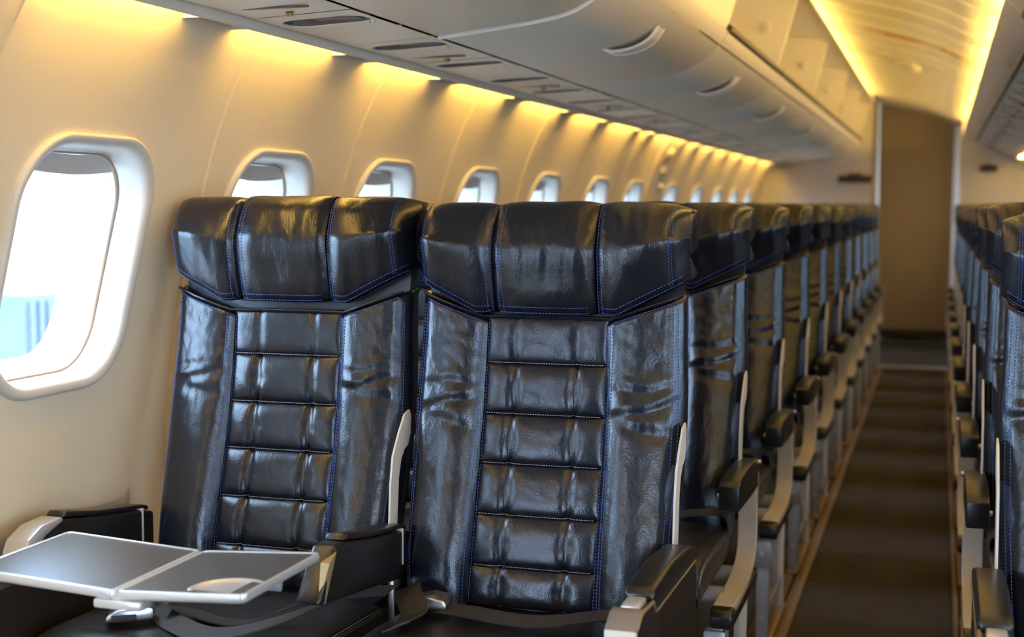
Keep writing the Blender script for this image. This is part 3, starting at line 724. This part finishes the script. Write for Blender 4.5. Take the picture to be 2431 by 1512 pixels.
def tie_mesh(): return MB().box(-.012, .012, -.40, -.06, .085, .115).mesh('leg_tie', 'grey_metal', bevel=.003)
def rear_leg_mesh(): return MB().tube([(0, -.03, .33), (0, -.05, .18), (0, -.045, .012)], .015, 8).mesh('leg', 'cream_metal')
def foot_mesh(): return MB().box(-.02, .02, -.47, -.02, .010, .026).mesh('foot_rail', 'track', bevel=.004)
def stud_mesh(): return MB().tube([(-.004, 0, 0), (.004, 0, 0)], .006, 10).mesh('stud', 'steel')
def beam_mesh(): return MB().tube([(-.26, 0, .345), (.26, 0, .345)], .022, 12).mesh('cross_beam', 'grey_metal')

def belt_mesh(var):
    if var == 0:
        c = smooth_curve([(.243, -.11, .44), (.235, -.13, .490), (.18, -.19, .503), (.05, -.24, .493), (-.08, -.21, .489), (-.15, -.19, .487)], 30)
    else:
        c = smooth_curve([(-.243, -.11, .44), (-.235, -.13, .488), (-.16, -.24, .497), (-.03, -.30, .489), (.10, -.22, .490), (.17, -.16, .498), (.235, -.12, .488), (.243, -.10, .44)], 36)
    return MB().ribbon([tuple(p) for p in c], (0, .046, .006), .003).mesh('seat_belt', 'belt')
def buckle_mesh():
    mb = MB().prism([(-.034, -.005), (.034, -.005), (.036, .004), (.030, .013), (.004, .018), (-.030, .010), (-.036, .002)], -.026, .026, 'y')
    return mb.mesh('buckle', 'steel', bevel=.004)

SM = {}
for var in (0, 1):
    cs = {w: cushion_mesh(w, var) for w in 'lcr'}
    SM[var] = dict(bl=bolster_mesh(-1, var), br=bolster_mesh(1, var), pads=[pad_mesh(i, var) for i in range(6)], hc={w: cs[w][0] for w in 'lcr'},
                   st=back_stitching(var), ss=seam_stitching(var), hs=head_stitching({w: cs[w][1] for w in 'lcr'}), belt=belt_mesh(var))
G = dict(shell=shell_mesh(), piping=piping_mesh(), core=headrest_core(), cush=seat_cushion_mesh(), cst=cushion_stitching(), plate=plate_mesh(), arm=arm_mesh(), rib=arm_ribbon_mesh(),
         side=arm_side_mesh(), cap=arm_cap_mesh(), leg=leg_mesh(-.42), rleg=rear_leg_mesh(), brace=leg_slant_mesh(), house=housing_mesh(), tie=tie_mesh(), foot=foot_mesh(), stud=stud_mesh(), beam=beam_mesh(), buckle=buckle_mesh())

def add_arm(seat, x, bracket, aisle_sign=1):
    a = obj('armrest', G['arm'], seat, (x, 0, 0))
    obj('stud', G['stud'], a, (aisle_sign * .025, -.045, .60)); obj('stud', G['stud'], a, (-aisle_sign * .025, -.33, .575))
    if bracket:
        r = obj('arm_bracket', G['rib'], seat, (x, 0, 0), label='cream curved metal bracket under the armrest')
        obj('end_cap', G['cap'], r); obj('side_rail', G['side'], r, rot=None)
        obj('plate', MBPLATE, r, (aisle_sign * .020, 0, 0))
    return a
MBPLATE = MB().prism([(-.052, .50), (-.035, .50), (-.030, .572), (-.046, .578)], -.003, .003, 'x').mesh('plate', 'gold', bevel=.001)
def add_legs(seat, x):
    l = obj('leg', G['leg'], seat, (x, 0, 0)); obj('leg_housing', G['house'], l); obj('stud', G['stud'], l, (0, -.449, .275), rot=(0, 0, math.pi / 2)); obj('stud', G['stud'], l, (0, -.438, .10), rot=(0, 0, math.pi / 2))
    obj('leg', G['rleg'], seat, (x, 0, 0)); obj('leg_brace', G['brace'], seat, (x, 0, 0)); obj('leg_tie', G['tie'], seat, (x, 0, 0)); obj('foot_rail', G['foot'], seat, (x, 0, 0))

def seat(x, y, kind, var, label, group, raise_=0.0, first=False):
    """kind: 'aisle+' aisle on +x side, 'aisle-' on -x side, 'window'"""
    t = obj('airline_seat', None, loc=(x, y, 0), label=label, cat='seat', group=group)
    m = SM[var]
    b = obj('backrest', G['shell'], t)
    obj('side_bolster', m['bl'], b); obj('side_bolster', m['br'], b)
    for p in m['pads']: obj('back_pad', p, b)
    obj('stitching', m['st'], b, kind='stuff', label='blue double stitching'); obj('stitching', m['ss'], b, kind='stuff', label='grey seam stitching'); obj('piping', G['piping'], b)
    h = obj('headrest', G['core'], t, (0, 0, raise_))
    for w in 'lcr': obj('headrest_cushion', m['hc'][w], h)
    obj('stitching', m['hs'], h, kind='stuff', label='blue double stitching')
    c = obj('seat_cushion', G['cush'], t); obj('stitching', G['cst'], c, kind='stuff')
    obj('side_plate', G['plate'], t, (math.copysign(.263, -x), 0, 0), label='cream hooked metal plate')
    if not first or kind != 'window':
        bl_ = obj('seat_belt', m['belt'], t, label='charcoal webbing seat belt')
        if var == 0: obj('buckle', G['buckle'], bl_, (-.16, -.19, .492), rot=(0, 0, .1))
    obj('cross_beam', G['beam'], t, (0, -.30, 0)); obj('cross_beam', G['beam'], t, (0, -.12, 0))
    sg = 1 if kind == 'aisle+' else -1
    if kind.startswith('aisle'):
        if not first: add_arm(t, sg * .2765, True, sg); add_arm(t, -sg * .268, False, sg)
        add_legs(t, sg * .262)
    else:
        add_legs(t, 0.10 if x < 0 else -.10)
        if not first: add_arm(t, -.275 if x < 0 else .275, False, sg)
    return t

ROWS = [2.40 + .81 * i for i in range(11)]
XA, XW, XAR, XWR = -.512, -1.047, .545, 1.08
rr = random.Random(3)
seats = {}
for i, y in enumerate(ROWS):
    far = i >= 1
    r = rr.uniform(-.006, .010)
    if i == 0:
        la = 'black quilted leather aisle seat beside the window seat with the open tray'
        lw = 'black quilted leather window seat behind the open folding tray'
    else:
        la = 'black leather aisle seat in the %s row counted from the open tray, same side' % nth[i]
        lw = 'black leather window seat in the %s row counted from the open tray' % nth[i]
    seats['a', i] = seat(XA, y, 'aisle+', 0, la, 'seats on the open tray side', 0 if i == 0 else r, i == 0)
    seats['w', i] = seat(XW, y, 'window', 1, lw, 'seats on the open tray side', .013 if i == 0 else -r * .5, i == 0)
    seats['ra', i] = seat(XAR, y, 'aisle-', 1, 'black leather aisle seat across the aisle from the open tray, %s row' % nth[i], 'seats across the aisle', -.018 if i == 0 else r, i == 0)
    seats['rw', i] = seat(XWR, y, 'window', 0, 'black leather window seat across the aisle from the open tray, %s row' % nth[i], 'seats across the aisle', r * .3, i == 0)

# ------------------------------------------------------------------ first row: deep armrests, tray, belts
def deep_arm(seat_, x, sg, trim, panel=True, tilt=0.0):
    """block armrest that stows a tray: padded top, hard side panel, pale front end"""
    top = [(-.60 + .05, .612), (-.515, .632), (-.44, .628)]
    pad = [(-.455, .600), (-.458, .622), (-.445, .630), (-.30, .634), (-.14, .620), (-.085, .606), (-.075, .595), (-.075, .578), (-.44, .590)]
    a = obj('armrest', MB().prism(pad, -.0235, .0235, 'x').mesh('armrest', 'arm', bevel=.006, seg=3), seat_, (x, 0, 0), rot=(tilt, 0, 0))
    if panel:
        body = [(-.575, .40), (-.578, .600), (-.545, .618), (-.46, .612), (-.44, .590), (-.09, .582), (-.075, .55), (-.075, .40)]
        bd = obj('armrest_body', MB().prism(body, -.022, .022, 'x').mesh('armrest_body', 'arm_side', bevel=.004), seat_, (x, 0, 0), rot=(tilt, 0, 0))
        fr = [(-.584, .40), (-.584, .603), (-.574, .606), (-.565, .40)]
        obj('front_cap', MB().prism(fr, -.0235, .0235, 'x').mesh('front_cap', 'cream_metal', bevel=.003), bd)
        obj('sloped_cap', MB().prism([(-.583, .604), (-.548, .6205), (-.525, .6205), (-.525, .612), (-.55, .612), (-.58, .598)], -.0235, .0235, 'x').mesh('sloped_cap', 'taupe', bevel=.002), bd)
        obj('button_plate', MB().box(-.014, .014, -.522, -.468, .612, .6215).mesh('button_plate', 'silver', bevel=.003), bd)
        obj('edge_strip', MB().tube([(sg * .0225, -.575, .604), (sg * .0225, -.545, .619), (sg * .0225, -.46, .612), (sg * .0225, -.44, .592), (sg * .0225, -.10, .584)], .0028, 6).mesh('edge_strip', 'gold'), bd)  # yellow highlight along the arm's top edge, painted as a gold strip
    return a
deep_arm(seats['a', 0], .2765, 1, 'gold')
deep_arm(seats['ra', 0], -.2765, -1, 'gold')
for s_, x in ((seats['a', 0], .295), (seats['ra', 0], -.295)):
    obj('rear_cap', MB().box(-.004, .004, -.10, -.06, .36, .56).mesh('rear_cap', 'cream_metal', bevel=.002), s_, (x - math.copysign(.008, x), 0, 0))

def slim_arm(seat_, x, side_sign, light_tip):
    # long black arm rising towards its front
    out = [(-.425, .615), (-.470, .560), (-.44, .552), (-.30, .535), (-.09, .505), (-.07, .52), (-.07, .590), (-.11, .600), (-.25, .618), (-.37, .640), (-.40, .640)]
    a = obj('armrest', MB().prism(out, -.022, .022, 'x').mesh('armrest', 'arm', bevel=.006, seg=3), seat_, (x, 0, 0))
    obj('top_pad', MB().prism([(-.36, .640), (-.25, .620), (-.11, .602), (-.085, .594), (-.085, .604), (-.11, .611), (-.25, .630), (-.35, .650)], -.020, .020, 'x').mesh('top_pad', 'arm', bevel=.004), a)
    if light_tip:
        obj('tip_cap', MB().prism([(-.472, .575), (-.478, .60), (-.465, .622), (-.425, .640), (-.365, .6435), (-.365, .634), (-.42, .618), (-.455, .566)], -.0235, .0235, 'x').mesh('tip_cap', 'silver', bevel=.005), a)
    else:
        obj('corner_trim', MB().add([(.0225, -.445, .556), (.0225, -.400, .632), (.0225, -.428, .618), (.0175, -.462, .560), (.012, -.440, .622)], [(0, 1, 2), (0, 2, 3), (2, 1, 4), (2, 4, 3)]).mesh('corner_trim', 'gold', smooth=False), a)
    obj('hinge_bracket', MB().prism([(-.14, .40), (-.14, .515), (-.10, .53), (-.06, .515), (-.065, .40)], -.006, .006, 'x').mesh('hinge_bracket', 'steel', bevel=.002), a, (.010, 0, 0))
    obj('seam_band', MB().box(-.0226, .0226, -.115, -.108, .535, .6035).mesh('seam_band', 'shade', bevel=.001), a)
    return a
slim_arm(seats['a', 0], -.2675, 1, False)
slim_arm(seats['w', 0], -.288, 1, True)
obj('side_console', MB().prism([(-.72, .02), (-.72, .48), (-.64, .55), (-.47, .555), (-.06, .50), (-.06, .02)], -.018, .018, 'x').mesh('side_console', 'arm_side', bevel=.004), seats['w', 0], (-.292, 0, 0))
slim_arm(seats['rw', 0], .285, 1, True)
slim_arm(seats['ra', 0], .2675, 1, True)

# folding tray swung out of the armrest, two leaves meeting at a hinge that sags a little
ws = seats['w', 0]; wx_, wy_ = ws.location.x, ws.location.y
TX0, TXM, TX1, TY0, TY1 = -1.185 - wx_, -.932 - wx_, -.722 - wx_, 1.628 - wy_, 1.874 - wy_
TZ, SAG, TH = .664, .013, .013
tr = obj('tray_table', MB().tube([(TX1 - .03, TY1 - .08, .630), (TX1 - .10, TY1 - .10, .636), (TXM, (TY0 + TY1) / 2, .634), (TX0 + .10, (TY0 + TY1) / 2, .640)], .009, 8).mesh('tray_arm', 'grey_metal'), ws, label='grey bifold tray table with silver rim, opened flat')
def leaf(xa, xb, za, zb, cup):
    f = lambda x: za + (zb - za) * (x - xa) / (xb - xa)
    cx, cy = (xa + xb) / 2, (TY0 + TY1) / 2; hw, hh = abs(xb - xa) / 2 - .001, (TY1 - TY0) / 2
    def ring(ins, dz, r): return [(cx + a, cy + b, f(cx + a) + dz) for a, b in rrect(hw - ins, hh - ins, r)]
    lf = obj('leaf', MB().grid([ring(.007, -.002, .006), ring(.009, -.0005, .006), ring(.06, -.0005, .005)], cv=True).add(ring(.06, -.0005, .005), [tuple(range(64))]).mesh('leaf', 'tray', smooth=False), tr)
    obj('rim', MB().grid([ring(.008, -.003, .006), ring(.0075, .0005, .006), ring(.005, .0015, .008), ring(.0015, .0005, .010), ring(0, -.004, .011), ring(.001, -TH + .002, .010), ring(.004, -TH, .008), ring(.03, -TH, .006)], cv=True).add(ring(.03, -TH, .006), [tuple(range(64))]).mesh('rim', 'silver', angle=50), tr, label='silver rim')
    if cup:
        R_ = .056; ccx, ccy = xb - .040, TY0 + .026
        ring2 = lambda r, dz: [(min(ccx + r * math.cos(t), xb - .006), max(ccy + r * math.sin(t), TY0 + .006), f(ccx) + dz) for t in np.linspace(0, 2 * math.pi, 40, endpoint=False)]
        obj('cup_recess', MB().grid([ring2(R_ + .003, .0006), ring2(R_, .0018), ring2(R_ - .004, .0016), ring2(R_ - .007, .0002), ring2(R_ * .5, .0001), ring2(.001, .0001)], cv=True).mesh('cup_recess', 'silver', angle=50), tr)
leaf(TX0, TXM, TZ, TZ - SAG, False); leaf(TXM, TX1, TZ - SAG, TZ, True)
obj('hinge', MB().tube([(TXM, TY0 + .004, TZ - SAG - .009), (TXM, TY1 - .004, TZ - SAG - .009)], .0055, 8).mesh('hinge', 'silver'), tr)
obj('hinge_clip', MB().box(TXM - .035, TXM + .045, TY0 - .002, TY0 + .03, TZ - SAG - .026, TZ - SAG - .012).mesh('hinge_clip', 'silver', bevel=.004), tr)

# seat belt halves lying on the window seat, buckle open end towards the aisle
def loc(x, y, z): return (x - wx_, y - wy_, z)
c1 = smooth_curve([loc(-.80, 2.26, .47), loc(-.815, 2.18, .505), loc(-.86, 2.10, .512), loc(-.93, 2.03, .488), loc(-.99, 2.02, .487), loc(-1.06, 2.04, .492), loc(-1.10, 2.03, .500)], 34)
b1 = obj('seat_belt', MB().ribbon([tuple(p) for p in c1], [Vector((.02, .045, .012)).lerp(Vector((.0, .045, -.015)), k / 33) for k in range(34)], .003).mesh('seat_belt', 'belt'), ws, label='charcoal webbing seat belt with steel buckle')
c2 = smooth_curve([loc(-.76, 2.24, .50), loc(-.80, 2.12, .520), loc(-.86, 2.00, .506), loc(-.96, 1.95, .486), loc(-1.06, 1.99, .484), loc(-1.14, 2.06, .484)], 30)
obj('seat_belt', MB().ribbon([tuple(p) for p in c2], (.01, .046, .010), .003).mesh('seat_belt', 'belt'), ws)
bk = MB()
bo = [(-.042, 0.0), (-.040, .012), (-.018, .022), (.030, .026), (.040, .022), (.042, .002)]
bk.prism(bo, -.026, .026, 'y')
bu = obj('buckle', bk.mesh('buckle', 'steel', bevel=.005), b1, loc(-1.145, 1.985, .487), rot=(0, .0, .55))
obj('buckle_slot', MB().box(.034, .0425, -.017, .017, .006, .019).mesh('buckle_slot', 'dark', bevel=.002), bu)
obj('buckle_lift', MB().box(-.030, .012, -.0275, -.018, .004, .014).mesh('buckle_lift', 'dark', bevel=.002), bu)
# belt half on the aisle seat's inner hip
ax_, ay_ = XA, ROWS[0]
c3 = smooth_curve([(-.235, -.10, .45), (-.225, -.14, .500), (-.20, -.20, .508), (-.16, -.27, .494), (-.17, -.33, .490)], 24)
obj('seat_belt', MB().ribbon([tuple(p) for p in c3], (.045, .012, .02), .003).mesh('seat_belt', 'belt'), seats['a', 0])
